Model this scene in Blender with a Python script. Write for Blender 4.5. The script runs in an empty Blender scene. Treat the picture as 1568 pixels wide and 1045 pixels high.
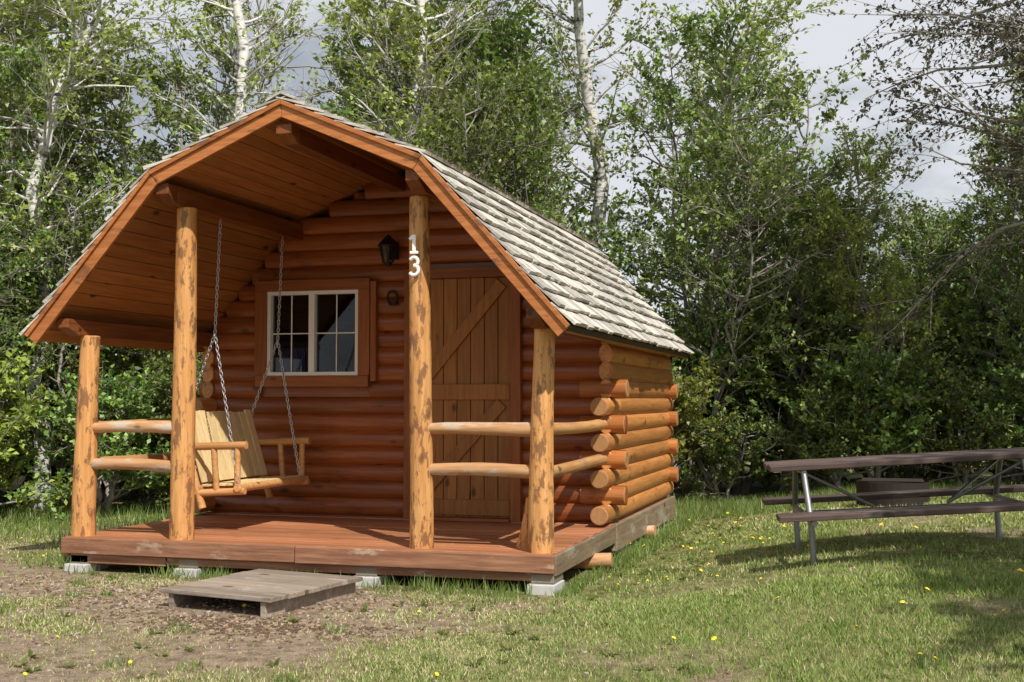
import bpy, math, random
import numpy as np
from mathutils import Vector, Matrix
random.seed(7); RNG=np.random.default_rng(7)
scene=bpy.context.scene
COL=scene.collection
# ------------------------------------------------------------------ helpers
def link(o,parent=None):
    COL.objects.link(o)
    if parent: o.parent=parent
    return o
def empty(name,loc=(0,0,0),rz=0,ry=0):
    e=bpy.data.objects.new(name,None); e.location=loc; e.rotation_euler=(0,ry,rz); e.empty_display_size=.3
    return link(e)
BOXF=[(0,1,2,3),(7,6,5,4),(0,4,5,1),(1,5,6,2),(2,6,7,3),(3,7,4,0)]
class MB:
    def __init__(s): s.v=[];s.f=[];s.m=[];s.s=[]
    def add(s,vs,fs,mi=0,sm=False):
        b=len(s.v); s.v+= [tuple(v) for v in vs]
        for f in fs: s.f.append(tuple(i+b for i in f)); s.m.append(mi); s.s.append(sm)
    def box(s,lo,hi,mi=0):
        x0,y0,z0=lo;x1,y1,z1=hi
        s.add([(x0,y0,z0),(x1,y0,z0),(x1,y1,z0),(x0,y1,z0),(x0,y0,z1),(x1,y0,z1),(x1,y1,z1),(x0,y1,z1)],
              [(0,3,2,1),(4,5,6,7),(0,1,5,4),(1,2,6,5),(2,3,7,6),(3,0,4,7)],mi)
    def beam(s,p0,p1,w,h,up=(0,0,1),mi=0):
        p0=Vector(p0);p1=Vector(p1);d=(p1-p0).normalized();up=Vector(up)
        u=d.cross(up).normalized();n=u.cross(d).normalized()
        vs=[]
        for p in (p0,p1):
            for a,b in ((-1,-1),(1,-1),(1,1),(-1,1)): vs.append(p+u*a*w/2+n*b*h/2)
        s.add(vs,BOXF,mi)
    def cyl(s,p0,p1,r0,r1=None,n=12,mi=0,segs=1,wob=0,bend=0,caps=True,ell=None,smooth=True,capmi=None):
        if r1 is None: r1=r0
        if capmi is None: capmi=mi
        p0=Vector(p0);p1=Vector(p1);d=(p1-p0);L=d.length;d.normalize()
        up=Vector((0,0,1)) if abs(d.z)<.8 else Vector((0,1,0))
        u=d.cross(up).normalized();n2=u.cross(d).normalized()
        eu,ev=ell if ell else (1,1)
        vs=[];ph=random.random()*6
        for i in range(segs+1):
            t=i/segs; c=p0+d*L*t+u*bend*math.sin(t*3.1+ph)*.7+n2*bend*math.sin(t*4.3+ph*2)*.7
            r=(r0+(r1-r0)*t)
            for k in range(n):
                a=2*math.pi*k/n
                rr=r*(1+wob*(math.sin(a*2+ph+t*5)*.5+math.sin(a*3+t*11+ph)*.4+random.uniform(-.5,.5)))
                vs.append(c+u*math.cos(a)*rr*eu+n2*math.sin(a)*rr*ev)
        fs=[]
        for i in range(segs):
            for k in range(n):
                a=i*n+k;b=i*n+(k+1)%n; fs.append((a,b,b+n,a+n))
        s.add(vs,fs,mi,smooth)
        if caps:
            for ring,sgn in ((vs[:n],-1),(vs[-n:],1)):
                c=sum(ring,Vector())/n; inner=[c+(p-c)*.9+d*sgn*r0*.07 for p in ring]
                s.add(list(ring)+inner,[(k,(k+1)%n,n+(k+1)%n,n+k) for k in range(n)]+[tuple(range(n,2*n))],capmi)
    def obj(s,name,mats,parent=None,bevel=0):
        me=bpy.data.meshes.new(name); me.from_pydata(s.v,[],s.f)
        if not isinstance(mats,(list,tuple)): mats=[mats]
        for m in mats: me.materials.append(m)
        me.polygons.foreach_set('material_index',s.m); me.polygons.foreach_set('use_smooth',s.s)
        me.update()
        o=bpy.data.objects.new(name,me); link(o,parent)
        if bevel:
            b=o.modifiers.new('bevel','BEVEL'); b.width=bevel; b.segments=2; b.limit_method='ANGLE'; b.angle_limit=math.radians(50)
        return o
def mesh_np(name,V,F,mats,mi=None,smooth=False):
    V=np.asarray(V,dtype=np.float32);F=np.asarray(F,dtype=np.int32);k=F.shape[1]
    me=bpy.data.meshes.new(name); me.vertices.add(len(V)); me.vertices.foreach_set('co',V.ravel())
    me.loops.add(F.size); me.loops.foreach_set('vertex_index',F.ravel())
    me.polygons.add(len(F)); me.polygons.foreach_set('loop_start',np.arange(len(F),dtype=np.int32)*k)
    for m in mats: me.materials.append(m)
    if mi is not None: me.polygons.foreach_set('material_index',np.asarray(mi,dtype=np.int32))
    if smooth: me.polygons.foreach_set('use_smooth',np.ones(len(F),dtype=bool))
    me.update(calc_edges=True); me.validate()
    return me
# ------------------------------------------------------------------ materials
def newmat(name):
    m=bpy.data.materials.new(name); m.use_nodes=True; nt=m.node_tree
    return m,nt,nt.nodes['Principled BSDF']
def N(nt,t,**kw):
    n=nt.nodes.new(t)
    for k,v in kw.items():
        if k in n.inputs: n.inputs[k].default_value=v
        else: setattr(n,k,v)
    return n
def mixc(nt,fac,a,b,blend='MIX'):
    n=nt.nodes.new('ShaderNodeMix'); n.data_type='RGBA'; n.blend_type=blend
    for sock,val in ((n.inputs[0],fac),(n.inputs[6],a),(n.inputs[7],b)):
        if isinstance(val,bpy.types.NodeSocket): nt.links.new(val,sock)
        elif isinstance(val,(int,float)): sock.default_value=val
        else: sock.default_value=(*val,1)
    return n.outputs[2]
def ramp(nt,src,a,b,lo=0,hi=1):
    n=nt.nodes.new('ShaderNodeMapRange'); nt.links.new(src,n.inputs[0])
    n.inputs[1].default_value=a;n.inputs[2].default_value=b;n.inputs[3].default_value=lo;n.inputs[4].default_value=hi
    n.interpolation_type='SMOOTHSTEP'
    return n.outputs[0]
def noise(nt,vec,scale,detail=4,rough=.6):
    n=N(nt,'ShaderNodeTexNoise'); n.inputs['Scale'].default_value=scale;n.inputs['Detail'].default_value=detail;n.inputs['Roughness'].default_value=rough
    if vec: nt.links.new(vec,n.inputs['Vector'])
    return n.outputs['Fac']
def mapping(nt,src,sc):
    n=N(nt,'ShaderNodeMapping'); n.inputs['Scale'].default_value=sc; nt.links.new(src,n.inputs['Vector']); return n.outputs[0]
def wood(name,c1,c2,axis=0,rough=.55,blotch=None,bamt=.5,bscale=3,knots=.8,isl=.35,bump=.35,spec=.35,cracks=.3):
    m,nt,p=newmat(name)
    tc=N(nt,'ShaderNodeTexCoord').outputs['Object']
    geo=N(nt,'ShaderNodeNewGeometry').outputs['Random Per Island']
    off=N(nt,'ShaderNodeVectorMath',operation='MULTIPLY_ADD')
    cmb=N(nt,'ShaderNodeCombineXYZ'); 
    for i in range(3): nt.links.new(geo,cmb.inputs[i])
    nt.links.new(cmb.outputs[0],off.inputs[0]); off.inputs[1].default_value=(7,9,5); nt.links.new(tc,off.inputs[2])
    v=off.outputs[0]
    sc=[16,16,16]; sc[axis]=.9
    g=noise(nt,mapping(nt,v,sc),2.2,6,.65)
    col=mixc(nt,ramp(nt,g,.3,.7),c1,c2)
    sc2=[30,30,30]; sc2[axis]=1.2
    g2=noise(nt,mapping(nt,v,sc2),3,3)
    col=mixc(nt,ramp(nt,g2,.58,.76,0,cracks),col,tuple(c*.35 for c in c2))
    if blotch:
        sc3=[1.6,1.6,1.6]; sc3[axis]=.55
        b=noise(nt,mapping(nt,v,sc3),bscale,7,.72)
        col=mixc(nt,ramp(nt,b,.64-bamt*.25,.72-bamt*.25,0,.85),col,blotch)
    if knots:
        sk=[4.2,4.2,4.2]; sk[axis]=2.2
        vo=N(nt,'ShaderNodeTexVoronoi'); vo.inputs['Scale'].default_value=1.1; nt.links.new(mapping(nt,v,sk),vo.inputs['Vector'])
        kf=ramp(nt,vo.outputs['Distance'],.07,.15,knots,0)
        col=mixc(nt,kf,col,tuple(c*.22 for c in c2))
    val=ramp(nt,geo,0,1,1-isl,1+isl*.6)
    hsv=N(nt,'ShaderNodeHueSaturation'); nt.links.new(col,hsv.inputs['Color']); nt.links.new(val,hsv.inputs['Value'])
    nt.links.new(hsv.outputs[0],p.inputs['Base Color'])
    p.inputs['Roughness'].default_value=rough; p.inputs['Specular IOR Level'].default_value=spec
    bp=N(nt,'ShaderNodeBump'); bp.inputs['Strength'].default_value=bump; bp.inputs['Distance'].default_value=.01
    nt.links.new(g,bp.inputs['Height']); nt.links.new(bp.outputs[0],p.inputs['Normal'])
    return m
def simple(name,c,rough=.5,metal=0,var=.2,scale=20,bump=.1):
    m,nt,p=newmat(name); tc=N(nt,'ShaderNodeTexCoord').outputs['Object']
    n=noise(nt,tc,scale,5)
    nt.links.new(mixc(nt,n,tuple(x*(1-var) for x in c),tuple(min(1,x*(1+var)) for x in c)),p.inputs['Base Color'])
    p.inputs['Roughness'].default_value=rough;p.inputs['Metallic'].default_value=metal
    b=N(nt,'ShaderNodeBump'); b.inputs['Strength'].default_value=bump; nt.links.new(n,b.inputs['Height']); nt.links.new(b.outputs[0],p.inputs['Normal'])
    return m
M_logx=wood('stained_log_x_shaded',(.32,.092,.021),(.20,.048,.012),0,blotch=(.12,.032,.012),bamt=.22,isl=.24,bump=.2,rough=.34,cracks=.5,spec=.5)  # stained front logs, base colour darkened to carry the porch shade
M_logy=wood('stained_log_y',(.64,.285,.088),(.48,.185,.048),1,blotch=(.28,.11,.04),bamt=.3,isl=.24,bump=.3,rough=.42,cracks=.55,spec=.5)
M_end=simple('log_end_grain',(.38,.19,.07),.7,var=.45,scale=45,bump=.5)
M_post=wood('peeled_post',(.70,.375,.14),(.55,.24,.07),2,blotch=(.20,.09,.04),bamt=.56,bscale=9,isl=.06,bump=.6,cracks=.6)
M_railx=wood('rail_x',(.60,.345,.17),(.45,.22,.09),0,blotch=(.52,.44,.35),bamt=.5,isl=.2,cracks=.5)
M_raily=wood('rail_y',(.62,.34,.14),(.46,.21,.07),1,blotch=(.3,.2,.13),bamt=.3,isl=.2)
M_ceil=wood('ceiling_plank',(.42,.175,.052),(.31,.11,.028),1,knots=.9,isl=.22,bump=.15)
M_beam=wood('beam_y',(.25,.085,.024),(.16,.045,.013),1,isl=.2)
M_trim=wood('stained_trim_z',(.33,.11,.028),(.23,.066,.017),2,isl=.15,bump=.15)
M_trimx=wood('stained_trim_x',(.33,.11,.028),(.23,.066,.017),0,isl=.15,bump=.15)
M_door=wood('door_plank',(.38,.165,.040),(.27,.10,.022),2,isl=.17,bump=.15)
M_fascia=wood('fascia',(.52,.20,.06),(.37,.12,.033),0,blotch=(.18,.07,.03),bamt=.40,knots=.9,isl=.10,bump=.15,cracks=.6)
M_deck=wood('deck_plank',(.48,.205,.10),(.35,.13,.055),0,blotch=(.44,.26,.16),bamt=.25,isl=.25,knots=.4,cracks=.5)
M_rim=wood('worn_rim_x',(.38,.19,.105),(.21,.09,.05),0,blotch=(.44,.33,.24),bamt=.32,isl=.12,cracks=.6)
M_rimy=wood('worn_rim_y',(.30,.22,.14),(.19,.13,.085),1,blotch=(.36,.32,.24),bamt=.45,isl=.15,cracks=.6)
M_shake=wood('weathered_shake',(.62,.58,.52),(.44,.405,.355),0,blotch=(.23,.195,.155),bamt=.24,isl=.34,knots=0,rough=.85,bump=.8,cracks=.6)
M_gray=wood('weathered_board',(.34,.28,.22),(.22,.17,.13),0,blotch=(.40,.34,.28),bamt=.35,isl=.25,rough=.8,cracks=.6)
M_table=wood('table_plank',(.13,.085,.07),(.072,.048,.042),0,blotch=(.19,.15,.13),bamt=.35,isl=.3,rough=.65,cracks=.6)
M_slat=wood('swing_slat',(.80,.62,.34),(.68,.48,.22),2,isl=.2)
M_swing=wood('swing_log',(.64,.35,.14),(.48,.22,.07),0,isl=.2)
M_under=simple('roof_underlay',(.05,.04,.035),.9)
M_white=simple('white_vinyl',(.80,.79,.74),.4,var=.05)
M_digit=simple('white_digit_paint',(.88,.88,.86),.4,var=.03)
M_conc=simple('concrete_block',(.50,.49,.47),.9,var=.3,scale=30,bump=.4)
M_black=simple('black_iron',(.02,.02,.022),.45,.6)
M_steel=simple('galvanised_pipe',(.30,.31,.32),.45,.8)
M_rust=simple('rusted_steel',(.03,.02,.016),.8,.3)
M_chain=simple('chain_steel',(.6,.6,.6),.35,.9)
M_dark=simple('interior_paint',(.06,.03,.02),.9)
M_curt=simple('curtain_cloth',(.15,.13,.26),.9,var=.3,scale=8)
def glass():
    m,nt,p=newmat('window_glass'); out=nt.nodes['Material Output']
    tr=N(nt,'ShaderNodeBsdfTransparent'); tr.inputs[0].default_value=(.7,.73,.8,1)
    gl=N(nt,'ShaderNodeBsdfGlossy'); gl.inputs['Roughness'].default_value=.02
    fr=N(nt,'ShaderNodeFresnel'); fr.inputs[0].default_value=1.45
    mx=N(nt,'ShaderNodeMixShader'); nt.links.new(fr.outputs[0],mx.inputs[0]); nt.links.new(tr.outputs[0],mx.inputs[1]); nt.links.new(gl.outputs[0],mx.inputs[2])
    nt.links.new(mx.outputs[0],out.inputs[0]); return m
M_glass=glass()
def leafmat(name,cols,trans=.4,rough=.42,tcol=(.34,.40,.06)):
    m,nt,p=newmat(name); out=nt.nodes['Material Output']
    geo=N(nt,'ShaderNodeNewGeometry').outputs['Random Per Island']
    oi=N(nt,'ShaderNodeObjectInfo').outputs['Random']
    cr=N(nt,'ShaderNodeValToRGB'); nt.links.new(geo,cr.inputs[0]); e=cr.color_ramp.elements
    while len(e)<len(cols): e.new(.5)
    for i,c in enumerate(cols): e[i].position=i/(len(cols)-1); e[i].color=(*c,1)
    hsv=N(nt,'ShaderNodeHueSaturation'); nt.links.new(cr.outputs[0],hsv.inputs['Color'])
    nt.links.new(ramp(nt,oi,0,1,.68,1.35),hsv.inputs['Value'])
    nt.links.new(ramp(nt,oi,0,1,.472,.510),hsv.inputs['Hue'])
    if trans==0:
        d=N(nt,'ShaderNodeBsdfDiffuse'); nt.links.new(hsv.outputs[0],d.inputs[0]); nt.links.new(d.outputs[0],out.inputs[0]); return m
    nt.links.new(hsv.outputs[0],p.inputs['Base Color']); p.inputs['Roughness'].default_value=rough; p.inputs['Specular IOR Level'].default_value=.5
    t=N(nt,'ShaderNodeBsdfTranslucent'); nt.links.new(mixc(nt,.45,hsv.outputs[0],tcol),t.inputs[0])
    mx=N(nt,'ShaderNodeMixShader'); mx.inputs[0].default_value=trans
    nt.links.new(p.outputs[0],mx.inputs[1]);nt.links.new(t.outputs[0],mx.inputs[2]);nt.links.new(mx.outputs[0],out.inputs[0])
    return m
M_leaf=leafmat('leaf_green',[(.045,.09,.022),(.10,.175,.036),(.19,.285,.06),(.33,.42,.11)],.30)
M_leafy=leafmat('leaf_yellowgreen',[(.15,.21,.035),(.27,.34,.055),(.42,.48,.11)],.35)
M_leafd=leafmat('leaf_dull',[(.06,.06,.04),(.09,.085,.055),(.14,.13,.085)],.25,tcol=(.12,.11,.05))
M_bark=simple('gray_bark',(.28,.25,.22),.9,var=.5,scale=12,bump=.5)
def birch():
    m,nt,p=newmat('aspen_bark'); tc=N(nt,'ShaderNodeTexCoord').outputs['Object']
    n=noise(nt,mapping(nt,tc,(2,2,7)),2,6,.7)
    c=mixc(nt,ramp(nt,n,.5,.62),(.62,.60,.56),(.11,.10,.09))
    nt.links.new(c,p.inputs['Base Color']); p.inputs['Roughness'].default_value=.85; return m
M_birch=birch()
# ------------------------------------------------------------------ value noise
_L=RNG.random((256,256))
def vn(x,y):
    xi=np.floor(x).astype(int);yi=np.floor(y).astype(int);fx=x-xi;fy=y-yi
    fx=fx*fx*(3-2*fx);fy=fy*fy*(3-2*fy)
    a=_L[xi%256,yi%256];b=_L[(xi+1)%256,yi%256];c=_L[xi%256,(yi+1)%256];d=_L[(xi+1)%256,(yi+1)%256]
    return (a*(1-fx)+b*fx)*(1-fy)+(c*(1-fx)+d*fx)*fy
def fbm(x,y):
    return (vn(x,y)+.5*vn(x*2.1+9,y*2.1+3)+.25*vn(x*4.3+5,y*4.3+8)+.125*vn(x*9.1,y*9.1))/1.875
def sst(t): t=np.clip(t,0,1); return t*t*(3-2*t)
def gh(x,y):
    h=(fbm(x*.5+40,y*.5+40)-.5)*.10
    near=np.exp(-(((x+2)/3.5)**4+((y-2.5)/4.5)**4))
    rise=sst((x-.15)/2.4)*.27*sst((y+3.0)/3.0)*sst((14-y)/5)
    return h*(1-near)+rise-.01
def H1(x,y): return float(gh(np.array(float(x)),np.array(float(y))))
def grassy(x,y):
    f=fbm(x*.9+11,y*.9+7)
    dirt=np.exp(-(((x+2.6)/2.6)**4))*np.exp(-(((y+.7)/.75)**2))
    dirt2=np.exp(-(((x-2.5)/.8)**2+((y+.9)/.25)**2))
    step=np.exp(-(((x+1.5)/.8)**2+((y+1.6)/.35)**2))
    tread=.40*np.exp(-(((y+3.0)/2.2)**2))*np.clip(.6-x*.22,0,1)
    right=.22*np.clip((x+.2)*.8,0,1)
    return np.clip(.70+2.1*(f-.5)-.8*dirt-.6*dirt2-.6*step-tread+right,0.05,1)
# ------------------------------------------------------------------ ground
xs=np.concatenate([[-500,-200,-90,-45,-25],np.arange(-16,16.01,.16),[25,45,90,200,500]])
ys=np.concatenate([[-200,-60,-25],np.arange(-9,20.01,.16),[30,60,120,300,800]])
X,Y=np.meshgrid(xs,ys); Z=gh(X,Y); V=np.stack([X,Y,Z],-1).reshape(-1,3)
nx=len(xs);ny=len(ys); I=np.arange(nx*ny).reshape(ny,nx)
F=np.stack([I[:-1,:-1],I[:-1,1:],I[1:,1:],I[1:,:-1]],-1).reshape(-1,4)
def groundmat():
    m,nt,p=newmat('ground_soil_grass'); tc=N(nt,'ShaderNodeTexCoord').outputs['Object']
    at=N(nt,'ShaderNodeAttribute'); at.attribute_name='grassy'
    n1=noise(nt,tc,9,8,.7); n2=noise(nt,tc,60,6,.7); n3=noise(nt,tc,1.6,4)
    soil=mixc(nt,ramp(nt,n1,.35,.65),(.20,.135,.09),(.41,.31,.22))
    soil=mixc(nt,ramp(nt,n2,.5,.7),soil,(.55,.46,.35))
    grass=mixc(nt,ramp(nt,n1,.4,.65),(.12,.14,.04),(.30,.27,.12))
    grass=mixc(nt,ramp(nt,n3,.45,.65,0,.5),grass,(.42,.35,.20))
    ad=N(nt,'ShaderNodeMath',operation='ADD'); nt.links.new(at.outputs['Fac'],ad.inputs[0])
    nt.links.new(ramp(nt,n2,.2,.8,-.25,.25),ad.inputs[1])
    nt.links.new(mixc(nt,ramp(nt,ad.outputs[0],.2,.65),soil,grass),p.inputs['Base Color'])
    p.inputs['Roughness'].default_value=.95; p.inputs['Specular IOR Level'].default_value=.1
    b=N(nt,'ShaderNodeBump'); b.inputs['Strength'].default_value=.9;b.inputs['Distance'].default_value=.03; nt.links.new(n2,b.inputs['Height']); nt.links.new(b.outputs[0],p.inputs['Normal'])
    return m
me=mesh_np('ground',V,F,[groundmat()],smooth=True)
a=me.attributes.new('grassy','FLOAT','POINT'); a.data.foreach_set('value',grassy(V[:,0],V[:,1]).astype(np.float32))
ground=link(bpy.data.objects.new('ground',me))
# ------------------------------------------------------------------ grass
def blades(x,y,h,w,lean=.5):
    n=len(x); z=gh(x,y)-.004; a=RNG.random(n)*2*np.pi; l=RNG.random(n)*lean; b=RNG.random(n)*2*np.pi
    bx,by=np.cos(a)*w/2,np.sin(a)*w/2
    V=np.zeros((n,3,3)); V[:,0]=np.stack([x-bx,y-by,z],-1);V[:,1]=np.stack([x+bx,y+by,z],-1)
    V[:,2]=np.stack([x+np.cos(b)*l*h,y+np.sin(b)*l*h,z+h],-1)
    return V.reshape(-1,3),np.arange(3*n).reshape(-1,3)
def inside_cabin(x,y): return (x>-4.0)&(x<0.0)&(y>.0)&(y<5.4)
def on_step(x,y): return (abs(x+1.80)<.56)&(abs(y+.80)<.60)
def scatter(n,x0,x1,y0,y1):
    x=RNG.uniform(x0,x1,n);y=RNG.uniform(y0,y1,n)
    k=~inside_cabin(x,y)
    k&=~on_step(x,y)
    k&=RNG.random(n)<(grassy(x,y)*1.05-.02)
    return x[k],y[k]
gr=[]
for n,b in ((320000,(-4.5,4.5,-4.6,-.2)),(130000,(-8,6.5,-1,5)),(36000,(-8,8,5,9.5))):
    gr.append(scatter(n,*b))
x=np.concatenate([g[0] for g in gr]);y=np.concatenate([g[1] for g in gr])
dist=np.hypot(x-2.16,y+8.29)
h=RNG.uniform(.012,.045,len(x))*(.4+1.0*fbm(x*1.7,y*1.7))*(1+np.clip(x*.1,0,.5)); 
w=np.where(dist<7.5,.006,np.where(dist<11,.009,.014))
M_grass=leafmat('grass_blade_green',[(.28,.27,.11),(.12,.175,.04),(.16,.24,.05),(.20,.29,.07),(.38,.36,.17)],0)
M_straw=leafmat('grass_blade_straw',[(.52,.45,.28),(.42,.36,.21),(.32,.30,.15),(.24,.27,.09)],0)
sel=RNG.random(len(x))< np.clip(.25+1.5*(fbm(x*.7+70,y*.7+20)-.48)+np.clip(-x*.04,-.15,.12),.05,.8)
for nm,kk,mt in (('lawn_grass',~sel,M_grass),('dry_lawn_grass',sel,M_straw)):
    V,F=blades(x[kk],y[kk],h[kk]*(1 if nm=='lawn_grass' else .75),w[kk],1.1)
    link(bpy.data.objects.new(nm,mesh_np(nm,V,F,[mt])))
tx=[];ty=[];th=[]
def strip(n,x0,x1,y0,y1,hh):
    tx.append(RNG.uniform(x0,x1,n));ty.append(RNG.uniform(y0,y1,n));th.append(RNG.uniform(.35,1,n)*hh)
strip(500,.02,.16,-.1,1.6,.08);strip(1300,.04,.3,1.2,5.6,.12);strip(250,-1.0,-.1,-.25,.1,.14);strip(250,-3.2,-2.5,-.15,.12,.13);strip(900,-4.6,-4.05,0,4,.14)
strip(4000,-.5,2.0,5.5,7.7,.15);strip(4000,1.5,7,5.8,8,.14);strip(4000,-9,-4.6,1.4,4.5,.2)
for c in range(170):
    cx,cy=RNG.uniform(-4.5,5),RNG.uniform(-3.6,4)
    k=RNG.integers(10,40); tx.append(RNG.normal(cx,.05,k));ty.append(RNG.normal(cy,.05,k));th.append(RNG.uniform(.03,.08,k))
for c in range(30):
    cx,cy=RNG.uniform(-3.9,-.1),RNG.uniform(-.25,.0)
    k=RNG.integers(5,22); tx.append(RNG.normal(cx,.05,k));ty.append(RNG.normal(cy,.03,k));th.append(RNG.uniform(.04,.13,k))
tx=np.concatenate(tx);ty=np.concatenate(ty);th=np.concatenate(th)
k=~((tx>-3.98)&(tx<0)&(ty>.1)&(ty<5.4))
k&=~on_step(tx,ty);tx,ty,th=tx[k],ty[k],th[k]
V,F=blades(tx,ty,th,np.full(len(tx),.011),.7)
M_tall=leafmat('tall_grass_blade',[(.09,.15,.03),(.13,.22,.045),(.2,.29,.07),(.28,.27,.12)],.4)
link(bpy.data.objects.new('tall_grass',mesh_np('tall_grass',V,F,[M_tall])))
mbw=MB()
for c in range(260):
    cx,cy=random.uniform(-4.6,5),random.uniform(-3.8,4.5)
    if c>170: cx,cy=random.uniform(.1,.9),random.uniform(1.,6.)
    if -4.1<cx<0.05 and -.0<cy<5.4: continue
    if on_step(cx,cy): continue
    z0=H1(cx,cy)
    for k in range(random.randint(5,9)):
        a=random.random()*6.28;l=random.uniform(.03,.075);e=random.uniform(.1,.7);d=Vector((math.cos(a),math.sin(a),e))*l;s=Vector((-math.sin(a),math.cos(a),0))*l*.22
        p=Vector((cx,cy,z0)); mbw.add([p,p+d*.5+s+Vector((0,0,.004)),p+d,p+d*.5-s+Vector((0,0,.004))],[(0,1,2,3)])
mbw.obj('lawn_weeds',M_tall)
mb=MB()
M_yel=simple('dandelion_petals',(.80,.58,.02),.7);M_stem=simple('dandelion_stem',(.12,.2,.04),.7)
spots=[(.9,2.2,.4,22),(-1.9,-3.0,.3,6),(2.2,-1.0,.9,14),(.8,4.2,.5,14),(-5.2,1.2,.6,14),(-2.6,-2.4,1.2,5),(3.2,1.8,1.2,14),(.5,-2.2,1.3,4),(.7,.6,.4,8)]
for sx,sy,sr,n in spots:
    for i in range(n):
        px,py=random.gauss(sx,sr),random.gauss(sy,sr)
        if -4<px<0 and 0<py<5.4: continue
        z0=H1(px,py);hh=random.uniform(.03,.09);r=random.uniform(.010,.018)
        mb.cyl((px,py,z0),(px,py,z0+hh),.002,n=4,mi=1)
        tx_,ty_=random.uniform(-.5,.5),random.uniform(-.5,.5)
        vs=[(px,py,z0+hh+.010)]+[(px+r*(1 if j%2 else .75)*math.cos(j*math.pi/8),py+r*(1 if j%2 else .75)*math.sin(j*math.pi/8),z0+hh+.002+r*(tx_*math.cos(j*math.pi/8)+ty_*math.sin(j*math.pi/8))) for j in range(16)]
        mb.add(vs,[(0,1+j,1+(j+1)%16) for j in range(16)],0)
mb.obj('dandelion_flowers',[M_yel,M_stem])
mb=MB()
for i in range(4200):
    if i<2200: px,py=random.gauss(-2.4,1.2),random.gauss(-.8,.42)
    elif i<3200: px,py=random.gauss(-1.5,.5),random.gauss(-1.65,.16)
    else: px,py=random.uniform(-4.5,3),random.uniform(-3.8,-.1)
    if py>.02: continue
    z0=H1(px,py);s=random.uniform(.004,.014);a=random.random()*6
    mb.beam((px,py,z0+s*.3),(px+math.cos(a)*s*1.8,py+math.sin(a)*s*1.8,z0+s*random.uniform(.1,.8)),s,s*.6,mi=random.choice((1,1,1,0)) if 2200<=i<3200 else random.choice((0,0,1,1,2)))
mb.obj('wood_chips_and_pebbles',[simple('chip_tan',(.42,.3,.19),.9),simple('chip_dark',(.13,.08,.05),.9),simple('pebble_gray',(.45,.40,.36),.9)])
# ------------------------------------------------------------------ CABIN
cab=empty('log_cabin')
CX=-2.03; DZ=.262
PR=[(0,3.58),(1.12,3.10),(2.21,1.86)]  # ridge, break, eave
RY0,RY1=-.16,5.45
E0,B0,R0=PR[2][1],PR[1][1],PR[0][1]
def rz(dx):
    dx=abs(dx)
    if dx>1.12: return E0+(2.21-dx)*(B0-E0)/1.09
    return B0+(1.12-dx)*(R0-B0)/1.12
def half_at(z,off=.10):
    zz=z+off
    if zz<B0: return min(1.96,2.21-(zz-E0)*1.09/(B0-E0))
    return max(0,1.12-(zz-B0)*1.12/(R0-B0))
mb=MB()
y=.03
while y<2.15:
    mb.box((CX-1.985+random.uniform(-.008,.008),y,DZ-.035),(-.02+random.uniform(-.012,.01)-.0,y+.131,DZ+random.uniform(-.003,.004))); y+=.138
mb.obj('porch_deck_planks',M_deck,cab,.004)
mb=MB(); mb.box((-4.02,-.012,DZ-.125),(-1.985,.028,DZ-.002)); mb.box((-1.98,-.01,DZ-.128),(.012,.028,DZ-.004))
mb.box((-3.96,.03,.06),(-3.1,.09,DZ-.127));mb.box((-3.09,.032,.07),(-.02,.085,DZ-.13)); mb.obj('deck_front_rim',M_rim,cab,.006)
mb=MB(); mb.box((-.018,.03,DZ-.15),(.022,2.1,DZ-.006)); mb.box((-4.02,.03,DZ-.15),(-3.985,5.3,DZ-.006)); mb.box((-.02,2.105,.04),(.03,5.35,.27))
mb.obj('deck_side_rim',M_rimy,cab,.006)
mb=MB()
for px in (-3.88,-2.9,-1.42,-.08):
    mb.box((px-.1,-.02,-.05),(px+.1,.28,.055),1); mb.box((px-.085,.03,.057),(px+.085,.3,.125),0)
mb.box((-.2,2.4,-.05),(0,2.6,.1),1)
mb.obj('foundation_blocks',[M_gray,M_conc],cab,.006)
mb=MB(); mb.cyl((-.25,1.25,.05),(.15,1.30,.07),.065,.06,14); mb.cyl((-.25,3.6,.03),(.10,3.6,.06),.065,.06,14)
mb.obj('skid_log_ends',M_railx,cab)
P=.155; Z0=.36
WX0,WX1=-3.47,-2.29; WZ0,WZ1=1.47,2.48
DX0,DX1=-1.95,-.84; DTOP=2.55
EL=(.62,1.03)
mbf=MB()
i=0
while True:
    z=Z0+P*i
    hw=half_at(z+.03)
    if z>3.44: break
    odd=i%2==1
    ext=.155 if (odd and z<1.6) else 0.0
    hwx=hw if z>1.9 else 1.97
    x0,x1=CX-hwx-ext*.6,CX+hwx+ext
    if not odd and z<1.9: x0,x1=CX-1.94,CX+1.93
    cuts=[]
    if z+P/2>WZ0+.03 and z-P/2<WZ1-.03: cuts.append((WX0+.02,WX1-.02))
    if z-P/2<DTOP-.03: cuts.append((DX0+.02,DX1-.02))
    cur=x0; segs=[]
    for a,b in cuts: segs.append((cur,a)); cur=b
    segs.append((cur,x1))
    for a,b in segs:
        if b-a>.02: mbf.cyl((a,2.2,z),(b,2.2,z),.083,n=20,segs=max(2,int((b-a)/.3)),wob=.008,ell=EL)
    if ext: mbf.cyl((-.3,2.19,z),(x1+.004+random.uniform(-.02,.015),2.19,z),.080,n=20,segs=3,wob=.02,capmi=1,mi=2)
    mbf.cyl((x0,5.3,z),(x1-.03,5.3,z),.083,n=12,ell=(.8,1),capmi=1,mi=2)
    i+=1
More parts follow.
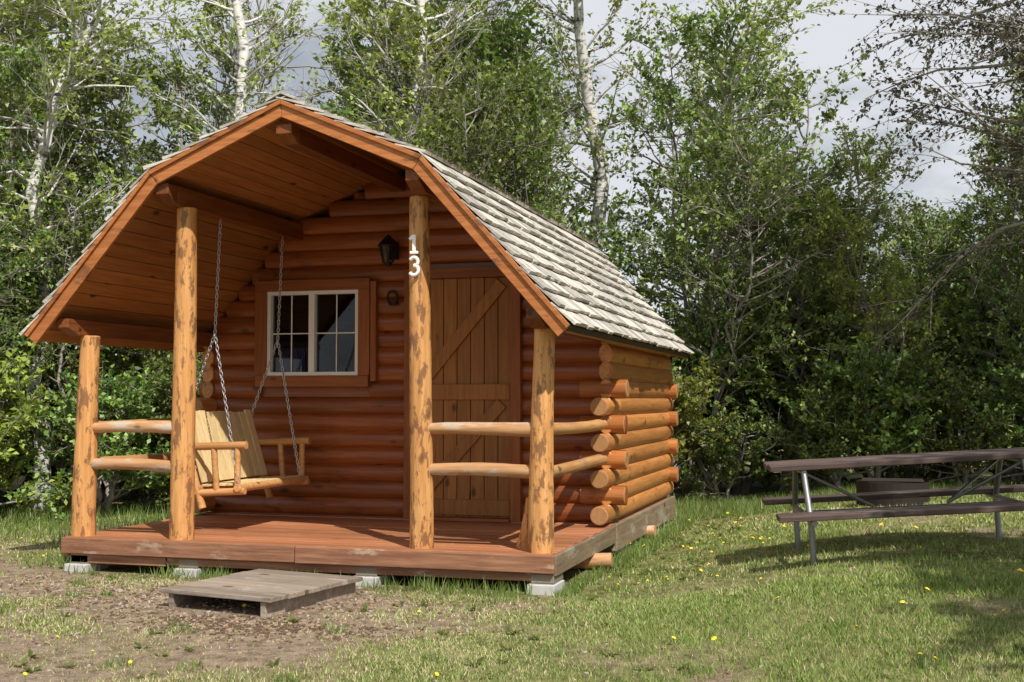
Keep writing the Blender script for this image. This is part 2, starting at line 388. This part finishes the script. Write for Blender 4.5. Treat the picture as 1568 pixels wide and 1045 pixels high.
mbf.box((CX-1.9,2.205,.2),(DX0+.03,2.25,WZ0+.03)); mbf.box((CX-1.9,2.205,WZ0+.03),(WX0+.03,2.25,1.95)); mbf.box((WX1-.03,2.205,WZ0+.03),(DX0+.03,2.25,2.5))
mbf.box((DX1-.03,2.205,.2),(CX+1.9,2.25,1.95))
mbf.box((-3.4,2.207,2.45),(-.9,2.252,2.75)); mbf.box((-3.1,2.205,2.752),(-.95,2.25,3.08)); mbf.box((-2.5,2.207,3.082),(-1.5,2.25,3.3))
mbf.box((CX-1.9,5.26,.2),(CX+1.9,5.3,1.95)); mbf.box((-3.1,5.26,1.95),(-.95,5.3,3.0))
M_logx2=wood('stained_log_x_lit',(.50,.19,.05),(.36,.11,.028),0,blotch=(.2,.07,.025),bamt=.25,isl=.2,bump=.25,rough=.42,cracks=.5,spec=.5)  # lighter copy of the same stain, without the porch shade in its colour
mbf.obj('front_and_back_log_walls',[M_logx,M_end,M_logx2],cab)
mbs=MB()
for side in (1,-1):
    xc=CX+side*1.96
    for i in range(11):
        z=Z0+P*i
        if z>1.95: break
        odd=i%2==1
        y1=5.5 if not odd else 5.36
        mbs.cyl((xc,2.13,z),(xc,y1,z),.083,n=20,segs=12,wob=.008,ell=(.75,1.03))
        if not odd and z<1.5: mbs.cyl((xc-.01*side,1.91+random.uniform(-.02,.02),z),(xc-.01*side,2.5,z),.080,n=20,segs=4,wob=.02,capmi=1)
    mbs.box((xc-.03,2.25,.2),(xc+.02,5.26,1.98))
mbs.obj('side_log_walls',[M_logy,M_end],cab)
mb=MB(); mb.box((-3.9,2.26,.24),(-.15,5.25,.26)); mb.box((-3.9,5.2,.26),(-.15,5.24,2.0)); mb.obj('interior_floor_and_wall',M_dark,cab)
mb=MB()
for k in range(20):
    xx=-3.35+k*.017; mb.box((xx,2.42+.02*math.sin(k*1.3),1.5),(xx+.016,2.43+.02*math.sin(k*1.3),1.85))
mb.box((-2.65,2.6,1.5),(-2.62,2.63,1.85));mb.box((-2.52,2.6,1.5),(-2.49,2.63,1.85));mb.box((-2.58,2.6,1.5),(-2.56,2.63,1.80))
mb.obj('window_curtain',M_curt,cab)
mb=MB(); gx0,gx1,gz0,gz1=-3.345,-2.405,1.575,2.375
yb,yf=2.20,2.085
mb.box((WX0,yf,gz1),(WX1,yb,WZ1)); mb.box((WX0+.01,yf,WZ0),(WX1-.01,yb,gz0))
mb.obj('window_trim_rails',M_trimx,cab,.005)
mb=MB(); mb.box((WX0,yf+.003,gz0+.001),(gx0,yb,gz1-.001)); mb.box((gx1,yf+.003,gz0+.001),(WX1,yb,gz1-.001)); mb.box((WX1+.004,2.10,1.52),(WX1+.06,2.2,2.45))
mb.obj('window_trim_stiles',M_trim,cab,.005)
mb=MB(); f=.035; gm=(gx0+gx1)/2-.01
mb.box((gx0,2.10,gz1-f),(gx1,2.19,gz1)); mb.box((gx0,2.10,gz0),(gx1,2.19,gz0+f))
mb.box((gx0,2.103,gz0+f),(gx0+f,2.19,gz1-f)); mb.box((gx1-f,2.103,gz0+f),(gx1,2.19,gz1-f)); mb.box((gm-.03,2.106,gz0+f),(gm+.03,2.19,gz1-f))
zm=(gz0+gz1)/2
for a,b in ((gx0+f,gm-.03),(gm+.03,gx1-f)):
    c=(a+b)/2; mb.box((c-.006,2.150,gz0+f),(c+.006,2.159,gz1-f)); mb.box((a,2.151,zm-.006),(b,2.1585,zm+.006))
mb.obj('window_white_frame',M_white,cab,.003)
mb=MB(); mb.box((gx0+.01,2.160,gz0+.01),(gx1-.01,2.163,gz1-.01)); mb.obj('window_glass_pane',M_glass,cab)
mb=MB(); d0,d1=-1.845,-.935; zb,zt=DZ+.03,2.455
xx=d0
while xx<d1-.02:
    mb.box((xx+.003,2.16,zb),(min(d1,xx+.13)-.003,2.19,zt)); xx+=.13
mb.box((d0,2.191,zb),(d1,2.2,zt))
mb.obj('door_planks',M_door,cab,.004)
mb=MB()
for zc in (zb+.09,1.42): mb.box((d0+.01,2.132,zc-.07),(d1-.01,2.158,zc+.07))
mb.beam((d0+.07,2.146,1.52),(d1-.09,2.146,2.40),.022,.11,up=(0,0,1)); mb.beam((d0+.07,2.146,.50),(d1-.09,2.146,1.32),.022,.11)
mb.obj('door_braces',M_door,cab,.004)
mb=MB(); mb.box((DX0,2.10,DZ+.003),(d0-.002,2.2,DTOP)); mb.box((d1+.002,2.10,DZ+.003),(DX1,2.2,DTOP)); mb.obj('door_jambs',M_trim,cab,.004)
mb=MB(); mb.box((d0,2.11,zt+.002),(d1,2.2,DTOP-.002)); mb.box((d0,2.05,DZ+.001),(d1,2.2,DZ+.029)); mb.obj('door_head_and_sill',M_trimx,cab,.004)
mb=MB(); mb.cyl((d0+.08,2.12,1.2),(d0+.08,2.16,1.2),.03,n=14); mb.cyl((d0+.08,2.06,1.2),(d0+.08,2.12,1.2),.018,.028,n=14); mb.obj('door_knob',M_black,cab)
mb=MB()
for px,r,zt_ in ((-3.93,.088,1.86),(-3.04,.09,2.86),(-1.05,.084,2.86),(-.11,.086,1.86)):
    mb.cyl((px,.16,DZ),(px+(.02 if px<-2 else 0),.16,zt_),r*1.08,r*.88,n=28,segs=40,wob=.035,bend=.018 if px>-3.5 else .008)
mb.obj('porch_posts',M_post,cab)
mb=MB()
for a,b in ((-3.88,-3.10),(-1.0,-.16)):
    for z in (1.135,.83): mb.cyl((a,.16,z+random.uniform(-.01,.01)),(b,.16,z+random.uniform(-.01,.01)),.043,.052,n=14,segs=10,wob=.06,bend=.010)
mb.obj('porch_rails_front',M_railx,cab)
mb=MB()
for px in (-.09,-3.95):
    for z in (1.135,.83): mb.cyl((px,.2,z),(px,2.05,z),.045,.048,n=14,segs=10,wob=.05,bend=.010)
mb.obj('porch_rails_side',M_raily,cab)
mb=MB(); mb.cyl((-.33,.38,DZ),(-.24,.36,DZ+.36),.05,.045,n=14,segs=6,wob=.05,bend=.01); mb.obj('short_log_stand',M_post,cab)
mb=MB()
def purlin(x,z,w,h,y0=-.1):
    mb.beam((x,y0+.14,z),(x,2.17,z),w,h)
    u=w/2;t=h/2
    mb.add([(x-u,y0,z-t*.1),(x+u,y0,z-t*.1),(x+u,y0,z+t),(x-u,y0,z+t),(x-u,y0+.138,z-t),(x+u,y0+.138,z-t),(x+u,y0+.138,z+t),(x-u,y0+.138,z+t)],BOXF)
purlin(CX,rz(0)-.235,.13,.13,-.15);purlin(CX+1.03,2.94,.11,.15,-.15);purlin(CX-1.03,2.94,.11,.15,-.15)
purlin(CX+1.93,1.925,.11,.13,-.12);purlin(CX-1.93,1.925,.11,.13,-.12)
mb.obj('roof_purlins',M_beam,cab,.006)
roof=MB();ceil=MB();fas=MB();shk=MB();moss=MB()
prof=[Vector((CX+s*a,0,b)) for s,a,b in ((-1,*PR[2]),(-1,*PR[1]),(1,*PR[0]),(1,*PR[1]),(1,*PR[2]))]
def inset(t):
    out=[]
    ns=[]
    for p,q_ in zip(prof,prof[1:]):
        d=(q_-p).normalized(); ns.append(Vector((-d.z,0,d.x)))
    for i,p in enumerate(prof):
        if i==0: out.append(p-ns[0]*t)
        elif i==4: out.append(p-ns[3]*t)
        else:
            b=(ns[i-1]+ns[i]).normalized(); out.append(p-b*t/b.dot(ns[i]))
    return out
for yy in (RY0-.033,RY1+.003):
    for t0,t1,dy in ((.0,.115,0),(-.004,.03,-.02)):
        o_=inset(t0);i_=inset(t1); ya_=yy+dy; yb_=yy+dy+(.03 if dy==0 else .0195)
        for k in range(4):
            g=(o_[k+1]-o_[k]).normalized()*.0015
            c=[o_[k]+g,o_[k+1]-g,i_[k+1]-g,i_[k]+g]
            fas.add([(v.x,ya_,v.z) for v in c]+[(v.x,yb_,v.z) for v in c],BOXF)
for side in (1,-1):
    for (a,b) in ((PR[0],PR[1]),(PR[1],PR[2])):
        A=Vector((CX+side*a[0],0,a[1]));B=Vector((CX+side*b[0],0,b[1])); d=(B-A);L=d.length;d.normalize()
        n=Vector((abs(d.z)*side,0,abs(d.x)))
        def q(s,t,y): p=A+d*s+n*t; return (p.x,y,p.z)
        roof.add([q(0,-.05,RY0),q(L,-.05,RY0),q(L,0,RY0),q(0,0,RY0),q(0,-.05,RY1),q(L,-.05,RY1),q(L,0,RY1),q(0,0,RY1)],BOXF)
        k=int(round(L/.125)); wv=L/k
        for j in range(k):
            sa=j*wv+.003;sb=(j+1)*wv-.003
            ceil.add([q(sa,-.07,RY0+.03),q(sb,-.07,RY0+.03),q(sb,-.052,RY0+.03),q(sa,-.052,RY0+.03),q(sa,-.07,RY1-.03),q(sb,-.07,RY1-.03),q(sb,-.052,RY1-.03),q(sa,-.052,RY1-.03)],BOXF)
        rows=int(round(L/.17)); ex=L/rows
        for r in range(rows):
            yy=RY0-.05
            while yy<RY1+.04:
                w=random.uniform(.10,.24); y1=min(yy+w,RY1+.05)
                sb=(r+1)*ex+.02+random.uniform(-.010,.012); st=sb-ex*1.4; th=random.uniform(.018,.03); lift=random.uniform(0,.008)
                tb=.024+lift; tt=.003; g=random.uniform(.002,.005)
                shk.add([q(sb,tb,yy+g),q(sb,tb,y1-g),q(sb,tb+th,y1-g),q(sb,tb+th+random.uniform(-.003,.003),yy+g),q(st,tt,yy+g),q(st,tt,y1-g),q(st,tt+.008,y1-g),q(st,tt+.008,yy+g)],BOXF)
                yy=y1
        if a is PR[0]:
            for k in range(2600):
                y_=random.uniform(RY0,RY1);s_=L-abs(random.gauss(0,.05))+.03;p=Vector(q(s_,.045,y_)); c=random.uniform(.006,.04)
                dv=Vector((random.uniform(-1,1),random.uniform(-1,1),random.uniform(.2,1.4))).normalized()*c
                sd=Vector((random.uniform(-1,1),random.uniform(-1,1),0)).normalized()*c*.35
                moss.add([p-sd,p+sd,p+dv],[(0,1,2)])
roof.obj('roof_deck',M_under,cab);ceil.obj('porch_ceiling_planks',M_ceil,cab);fas.obj('rake_fascia',M_fascia,cab,.004);shk.obj('roof_shakes',M_shake,cab)
moss.obj('roof_moss',simple('moss',(.11,.09,.04),.95),cab)
mb=MB(); yy=RY0-.05
while yy<RY1:
    for s in (1,-1): mb.beam((CX+s*.06,yy,R0+.03),(CX+s*.06,yy+.24,R0+.045),.13,.015,up=(s*.4,0,.9))
    yy+=.2
mb.obj('roof_ridge_cap',M_shake,cab)
mb=MB(); lx,lz=-2.06,2.70
mb.box((lx-.05,2.08,lz-.06),(lx+.05,2.12,lz+.1)); mb.cyl((lx,2.1,lz+.07),(lx,1.98,lz+.12),.01,n=8)
mb.cyl((lx,1.98,lz+.06),(lx,1.98,lz+.15),.11,.015,n=6,smooth=False); mb.cyl((lx,1.98,lz-.13),(lx,1.98,lz-.10),.03,.05,n=6,smooth=False)
for k in range(6):
    a=k*math.pi/3; mb.cyl((lx+.05*math.cos(a),1.98+.05*math.sin(a),lz-.1),(lx+.085*math.cos(a),1.98+.085*math.sin(a),lz+.06),.006,n=6)
mb.cyl((lx,1.98,lz-.1),(lx,1.98,lz+.06),.043,.075,n=6,mi=1,smooth=False)
mb.obj('wall_lantern',[M_black,M_glass],cab)
mb=MB(); pts=[(lx+.05*math.cos(t),2.09,2.29+.06*math.sin(t)) for t in np.linspace(math.radians(-60),math.radians(240),12)]
for a,b in zip(pts,pts[1:]): mb.cyl(a,b,.011,n=8)
mb.box((lx-.045,2.105,2.22),(lx+.045,2.125,2.25)); mb.obj('horseshoe',M_black,cab)
NX,NY=-1.06,.040
mb=MB()
mb.box((NX-.013,NY,2.445),(NX+.015,NY+.012,2.565)); mb.box((NX-.032,NY+.001,2.425),(NX+.034,NY+.0115,2.4449)); mb.beam((NX-.006,NY+.006,2.558),(NX-.036,NY+.006,2.532),.0105,.022)
mb.obj('number_digit_1',M_digit,cab,.002)
mb=MB()
for cz,r0_ in ((2.365,.032),(2.303,.036)):
    pts=[(NX+r0_*math.cos(t),NY+.006,cz+r0_*1.02*math.sin(t)) for t in np.linspace(math.radians(150 if cz>2.33 else 90),math.radians(-90 if cz>2.33 else -150),12)]
    for a,b in zip(pts,pts[1:]): mb.cyl(a,b,.014,n=8)
mb.obj('number_digit_3',M_digit,cab)
# ------------------------------------------------------------------ swing
sw=empty('porch_swing')
mb=MB()
ya,yb2=.72,1.86
n=10;wd=(yb2-ya)/n
for k in range(n):
    yc=ya+wd*(k+.5); t=1.25+random.uniform(-.012,.012)
    mb.beam((-3.2,yc,.66),(-3.385,yc,t),wd-.012,.018,up=(1,0,.3))
mb.obj('back_slats',M_slat,sw,.003)
mb=MB()
for k in range(5):
    xx=-3.2+k*.075; mb.box((xx,ya,.628+k*.004),(xx+.066,yb2,.646+k*.004))
mb.obj('seat_slats',M_slat,sw,.003)
mb=MB()
mb.cyl((-2.84,ya-.06,.625),(-2.84,yb2+.06,.625),.033,n=12,segs=6,wob=.03)
mb.cyl((-3.22,ya-.04,.61),(-3.22,yb2+.04,.61),.03,n=12,segs=6,wob=.03)
mb.cyl((-3.40,ya,1.12),(-3.40,yb2,1.12),.022,n=10); mb.cyl((-3.28,ya,.78),(-3.28,yb2,.78),.022,n=10)
for yy in (ya-.02,yb2+.02):
    mb.cyl((-3.42,yy,.955),(-2.78,yy,.975),.03,.034,n=12,segs=5,wob=.04)
    mb.cyl((-3.32,yy,.57),(-2.79,yy,.60),.03,n=12,segs=4,wob=.04)
    mb.cyl((-2.86,yy,.60),(-2.86,yy,.96),.026,n=10); mb.cyl((-3.05,yy,.60),(-3.08,yy,.95),.026,n=10)
    mb.cyl((-3.18,yy,.45),(-3.42,yy,1.22),.032,.028,n=12,segs=5,wob=.04)
mb.obj('log_frame',M_swing,sw)
mb=MB()
def torus_link(c,ax,perp,a,b,r):
    pts=[c+ax*math.cos(t)*a+perp*math.sin(t)*b for t in np.linspace(0,2*math.pi,9)[:-1]]
    for i in range(8): mb.cyl(pts[i],pts[(i+1)%8],r,n=5,caps=False)
def chain(p0,p1):
    p0=Vector(p0);p1=Vector(p1);d=p1-p0;L=d.length;d.normalize();s=Vector((0,1,0)) if abs(d.y)<.5 else Vector((1,0,0))
    s=d.cross(s).normalized();s2=d.cross(s).normalized();k=int(L/.036)
    for i in range(k): torus_link(p0+d*(i+.5)*L/k,d,s if i%2 else s2,.025,.012,.0038)
for yy in (.73,1.85):
    J=(-3.1,yy,1.9)
    chain((-3.06,yy,2.86),J); chain(J,(-3.38,yy,1.17)); chain(J,(-2.84,yy-.05,.66))
mb.obj('hanging_chains',M_chain,sw)
# ------------------------------------------------------------------ step
st=empty('porch_step',(-1.80,-.80,0),math.radians(-10))
mb=MB(); 
for k in range(6):
    yy=-.52+k*.173; mb.box((-.45+random.uniform(-.01,.01),yy+.003,.085),(.45+random.uniform(-.01,.01),yy+.169,.117+random.uniform(-.003,.003)))
mb.obj('tread_boards',M_gray,st,.004)
mb=MB()
for xx in (-.38,.37): mb.box((xx-.02,-.50,-.03),(xx+.02,.51,.083))
mb.box((-.35,.45,-.03),(.34,.49,.08)); mb.obj('runners',M_gray,st,.004)
# ------------------------------------------------------------------ picnic table
pt=empty('picnic_table',(2.46,1.29,.155),math.radians(9),math.radians(-3.6))
mb=MB()
for k in range(4): yy=-.36+k*.182; mb.box((-1.04+random.uniform(-.01,.01),yy,.735),(1.04,yy+.176,.775))
for s in (-1,1): mb.box((-1.04,s*.70-.14,.415),(1.04,s*.70-.004,.455)); mb.box((-1.04,s*.70+.004,.415),(1.04,s*.70+.12,.455))
mb.obj('top_and_bench_planks',M_table,pt,.006)
mb=MB()
for xx in (-.80,.74):
    for s in (-1,1):
        mb.cyl((xx,s*.55,-.1),(xx,s*.55,.40),.022,n=12); mb.cyl((xx,s*.55,.40),(xx,s*.30,.73),.022,n=12)
        mb.cyl((xx,s*.30,.715),(xx*.35,0,.42),.012,n=8)
    mb.cyl((xx,-.80,.395),(xx,.80,.395),.022,n=12); mb.cyl((xx,-.34,.72),(xx,.34,.72),.02,n=12)
mb.cyl((-.80,0,.395),(.74,0,.395),.015,n=8)
mb.obj('pipe_frame',M_steel,pt)
fr=empty('fire_ring',(2.35,4.8,H1(2.35,4.8))); mb=MB()
nn=28
for k in range(nn):
    a0=2*math.pi*k/nn;a1=2*math.pi*(k+1)/nn
    for r in (.36,.34): mb.add([(r*math.cos(a0),r*math.sin(a0),0),(r*math.cos(a1),r*math.sin(a1),0),(r*math.cos(a1),r*math.sin(a1),.24),(r*math.cos(a0),r*math.sin(a0),.24)],[(0,1,2,3)])
for k in range(9): mb.cyl((-.30,-.2+k*.05,.25),(.30,-.2+k*.05,.25),.007,n=6)
mb.obj('ring_and_grate',M_rust,fr)
# ------------------------------------------------------------------ TREES
def tube(Vl,Fl,pts,rad,sides):
    b=len(Vl); n=len(pts)
    for i in range(n):
        d=(pts[min(i+1,n-1)]-pts[max(i-1,0)]); d=d/ (np.linalg.norm(d)+1e-9)
        up=np.array([0,0,1.]) if abs(d[2])<.9 else np.array([1.,0,0]); u=np.cross(d,up);u/=np.linalg.norm(u);v=np.cross(u,d)
        for k in range(sides):
            a=2*math.pi*k/sides; Vl.append(pts[i]+(u*math.cos(a)+v*math.sin(a))*rad[i])
    for i in range(n-1):
        for k in range(sides):
            a=b+i*sides+k;c=b+i*sides+(k+1)%sides; Fl.append((a,c,c+sides,a+sides))
def make_tree(name,seed,H=6,R=1.8,stems=3,nb=110,nt=9,nl=15,leaf=.07,zmin=.12,bark=None,lm=None,sr=.05,droop=0.,bare=0.,spread=.22,blen=(.5,1.)):
    rg=np.random.default_rng(seed);Vl=[];Fl=[];LP=[];LD=[]
    S=[]
    for s in range(stems):
        az=rg.random()*6.28; sp=rg.uniform(.2,1)*spread*H*(0 if stems==1 else 1); hh=H*rg.uniform(.75,1); m=10
        pts=[np.array([0.,0,0])+rg.normal(0,.06*(stems>1),3)*[1,1,0]]
        wob=rg.normal(0,H*.018,(m,2)).cumsum(0)
        for i in range(1,m+1):
            t=i/m; pts.append(np.array([math.cos(az)*sp*t**.8+wob[i-1,0],math.sin(az)*sp*t**.8+wob[i-1,1],hh*t]))
        S.append(pts); r0=sr*rg.uniform(.7,1.2); tube(Vl,Fl,pts,[r0*(1-.85*i/m) for i in range(m+1)],7)
    for b in range(nb):
        pts=S[rg.integers(stems)]; t=zmin+(1-zmin)*rg.random()**.85; f=t*10;i=min(int(f),9);p=pts[i]+(pts[i+1]-pts[i])*(f-i)
        az=rg.random()*6.28;el=rg.uniform(.0,.9)-droop; L=R*rg.uniform(*blen)*(1-.55*t**2)
        d=np.array([math.cos(az)*math.cos(el),math.sin(az)*math.cos(el),math.sin(el)])
        bp=[p]; m=5
        for j in range(m):
            d=d+rg.normal(0,.16,3)+np.array([0,0,.07-droop*.3]); d/=np.linalg.norm(d); bp.append(bp[-1]+d*L/m)
        tube(Vl,Fl,bp,[.016*(1-.8*j/m)*(sr/.05)**.5 for j in range(m+1)],4)
        isbare=rg.random()<bare
        for k in range(nt):
            f=(.25+.75*rg.random())*m; f=min(f,m-.001); j=int(f); q=bp[j]+(bp[j+1]-bp[j])*(f-j)
            dd=(bp[j+1]-bp[j]);dd=dd/np.linalg.norm(dd)+rg.normal(0,.6,3)+[0,0,.15-droop]; dd/=np.linalg.norm(dd); tl=rg.uniform(.2,.5)*R/1.8
            e=q+dd*tl; tube(Vl,Fl,[q,(q+e)/2+rg.normal(0,.02,3),e],[.005,.004,.002],3)
            if isbare: continue
            c=int(nl*rg.uniform(.5,1.3)); tt=rg.uniform(.1,1.05,c)[:,None]
            LP.append(q+dd*tl*tt+rg.normal(0,.022,(c,3))); LD.append(dd*.5+rg.normal(0,.75,(c,3)))
    LP=np.concatenate(LP);D=np.concatenate(LD);D/=np.linalg.norm(D,axis=1)[:,None]
    n=len(LP); up=rg.normal(0,.55,(n,3))+[0,0,1]; Sd=np.cross(D,up);Sd/=np.linalg.norm(Sd,axis=1)[:,None];Nn=np.cross(Sd,D)
    l=(leaf*rg.uniform(.6,1.25,n))[:,None];w=l*.32
    Q=np.stack([LP,LP+D*l*.45+Sd*w+Nn*w*.35,LP+D*l-Nn*l*.12,LP+D*l*.45-Sd*w+Nn*w*.35],1).reshape(-1,3)
    Vl=np.array(Vl);Fl=np.array(Fl); FQ=np.arange(4*n).reshape(-1,4)+len(Vl)
    V=np.concatenate([Vl,Q]);F=np.concatenate([Fl,FQ]);mi=np.concatenate([np.zeros(len(Fl)),np.ones(n)])
    return mesh_np(name,V,F,[bark or M_bark,lm or M_leaf],mi)
dense=[make_tree('thicket_a%d'%i,20+i,H=6.2,R=1.9,nb=115,nt=9,nl=13,leaf=.082,bare=.12,zmin=.06,lm=M_leafy if i==3 else M_leaf) for i in range(4)]
sparse=[make_tree('thicket_s%d'%i,40+i,H=7,R=1.8,nb=85,nt=8,nl=9,lm=M_leafy,bare=.4,stems=2,leaf=.085) for i in range(2)]
low=[make_tree('undergrowth_%d'%i,60+i,H=1.9,R=1.3,nb=60,nt=8,nl=14,leaf=.085,spread=.4,zmin=.04,lm=M_leafy if i==1 else M_leaf) for i in range(3)]
aspen=[make_tree('aspen_%d'%i,80+i,H=11,R=2.0,stems=1,nb=85,nt=9,nl=9,zmin=.35,bark=M_birch,lm=M_leafy,sr=.13,bare=.3,leaf=.08) for i in range(2)]
dark=make_tree('dark_tree',91,H=9,R=3.2,stems=2,nb=160,nt=15,nl=18,zmin=.36,lm=M_leafd,sr=.14,droop=.3,leaf=.065,spread=.1)
shade=make_tree('shade_tree_mesh',93,H=8,R=3.0,stems=2,nb=150,nt=11,nl=16,zmin=.25,sr=.14,leaf=.12,spread=.12)
th=empty('tree_thicket')
def put(me,x,y,s,sz=None,parent=th,name='thicket_tree'):
    o=bpy.data.objects.new(name,me); o.location=(x,y,H1(x,y)-.03); o.rotation_euler=(random.uniform(-.05,.05),random.uniform(-.05,.05),random.random()*6.28)
    sz=sz or s; o.scale=(s,s,sz); link(o,parent); return o
line=[(-12.5,-1.0),(-7.4,2.9),(-5.2,6.0),(-1.2,7.7),(3,8.0),(7,8.2),(12,8.2)]
def along(step,off,jit):
    pos=0;out=[]
    for (x0,y0),(x1,y1) in zip(line,line[1:]):
        L=math.hypot(x1-x0,y1-y0);nx_,ny_=-(y1-y0)/L,(x1-x0)/L
        while pos<L:
            t=pos/L; out.append((x0+(x1-x0)*t+nx_*off+random.gauss(0,jit),y0+(y1-y0)*t+ny_*off+random.gauss(0,jit))); pos+=step
        pos-=L
    return out
for x,y in along(1.3,.9,.25):
    s=random.uniform(.78,.98)*(.86 if x>1.2 else 1)*(.8 if x<-5 else 1); put(random.choice(dense),x,y,s,s*random.uniform(.95,1.1))
for x,y in along(1.45,2.7,.4):
    if x<-5: s=random.uniform(.9,1.05)
    elif x<1.0: s=random.uniform(1.08,1.3)
    elif x<3.6: s=random.uniform(.72,.80)
    else: s=random.uniform(.9,1.05)
    put(random.choice(dense+(sparse*2 if x<-4 else [])),x,y,s)
for x,y in along(1.7,5,.7):
    s=random.uniform(1.25,1.55) if x<.5 else (random.uniform(.70,.80) if x<4.4 else random.uniform(1.0,1.2)); put(random.choice(dense+sparse*(2 if x<-5 else 1)),x,y,s)
for x,y in along(2.4,8.5,1.2): put(random.choice(dense+sparse),x,y,random.uniform(1.5,1.8) if x<0 else .8)
for x,y in along(.95,.0,.2): put(random.choice(low),x,y,random.uniform(.6,1.0))
for x,y in along(1.15,1.7,.25): put(random.choice(low),x,y,random.uniform(1.1,1.5))
for x,y in along(1.6,3.8,.3): put(random.choice(low),x,y,random.uniform(1.4,1.9))
for nm,me_,x,y,s in (('aspen_tree',aspen[0],-7.6,4.4,.95),('aspen_tree',aspen[1],-6.6,6.4,1.),('aspen_tree',aspen[0],-9.0,3.9,1.),('aspen_tree',aspen[1],-10.4,8.5,1.1),('aspen_tree',aspen[0],-.4,11.2,1.15),('aspen_tree',aspen[1],-1.4,12.0,1.2),('aspen_tree',aspen[1],-5.4,8.6,1.1),('aspen_tree',aspen[0],-3.6,12.0,1.2),
    ('drooping_tree',dark,5.0,6.2,1.0),('shade_tree',shade,6.7,-3.2,.95)):
    put(me_,x,y,s,parent=None,name=nm)
# ------------------------------------------------------------------ camera, light, sky
cam=bpy.data.cameras.new('camera'); cam.lens=42.7; cam.sensor_width=36; cam.clip_end=3000; cam.clip_start=.05
co=bpy.data.objects.new('camera',cam); co.location=(2.162,-8.289,1.355); co.rotation_euler=(math.radians(90+2.74),0,math.radians(16.5)); link(co); scene.camera=co
S=Vector((.430,-.478,.766)).normalized()
sd=bpy.data.lights.new('sun','SUN'); sd.energy=5.0; sd.angle=math.radians(.5); sd.color=(1,.955,.88)
so=bpy.data.objects.new('sun',sd); so.rotation_euler=S.to_track_quat('Z','Y').to_euler(); so.location=(10,-10,15); link(so)
w=bpy.data.worlds.new('World'); scene.world=w; w.use_nodes=True; nt=w.node_tree; bg=nt.nodes['Background']
sky=N(nt,'ShaderNodeTexSky'); sky.sky_type='NISHITA'; sky.sun_disc=False; sky.sun_elevation=math.asin(S.z); sky.sun_rotation=math.atan2(S.x,S.y)
tc=N(nt,'ShaderNodeTexCoord').outputs['Generated']
cn=noise(nt,mapping(nt,tc,(1,1,2.2)),2.6,7,.6)
nt.links.new(mixc(nt,ramp(nt,cn,.34,.54,.40,.97),sky.outputs[0],(15.5,16.0,16.9)),bg.inputs[0]); bg.inputs[1].default_value=.05
scene.view_settings.view_transform='Standard'; scene.view_settings.look='None'; scene.view_settings.exposure=0
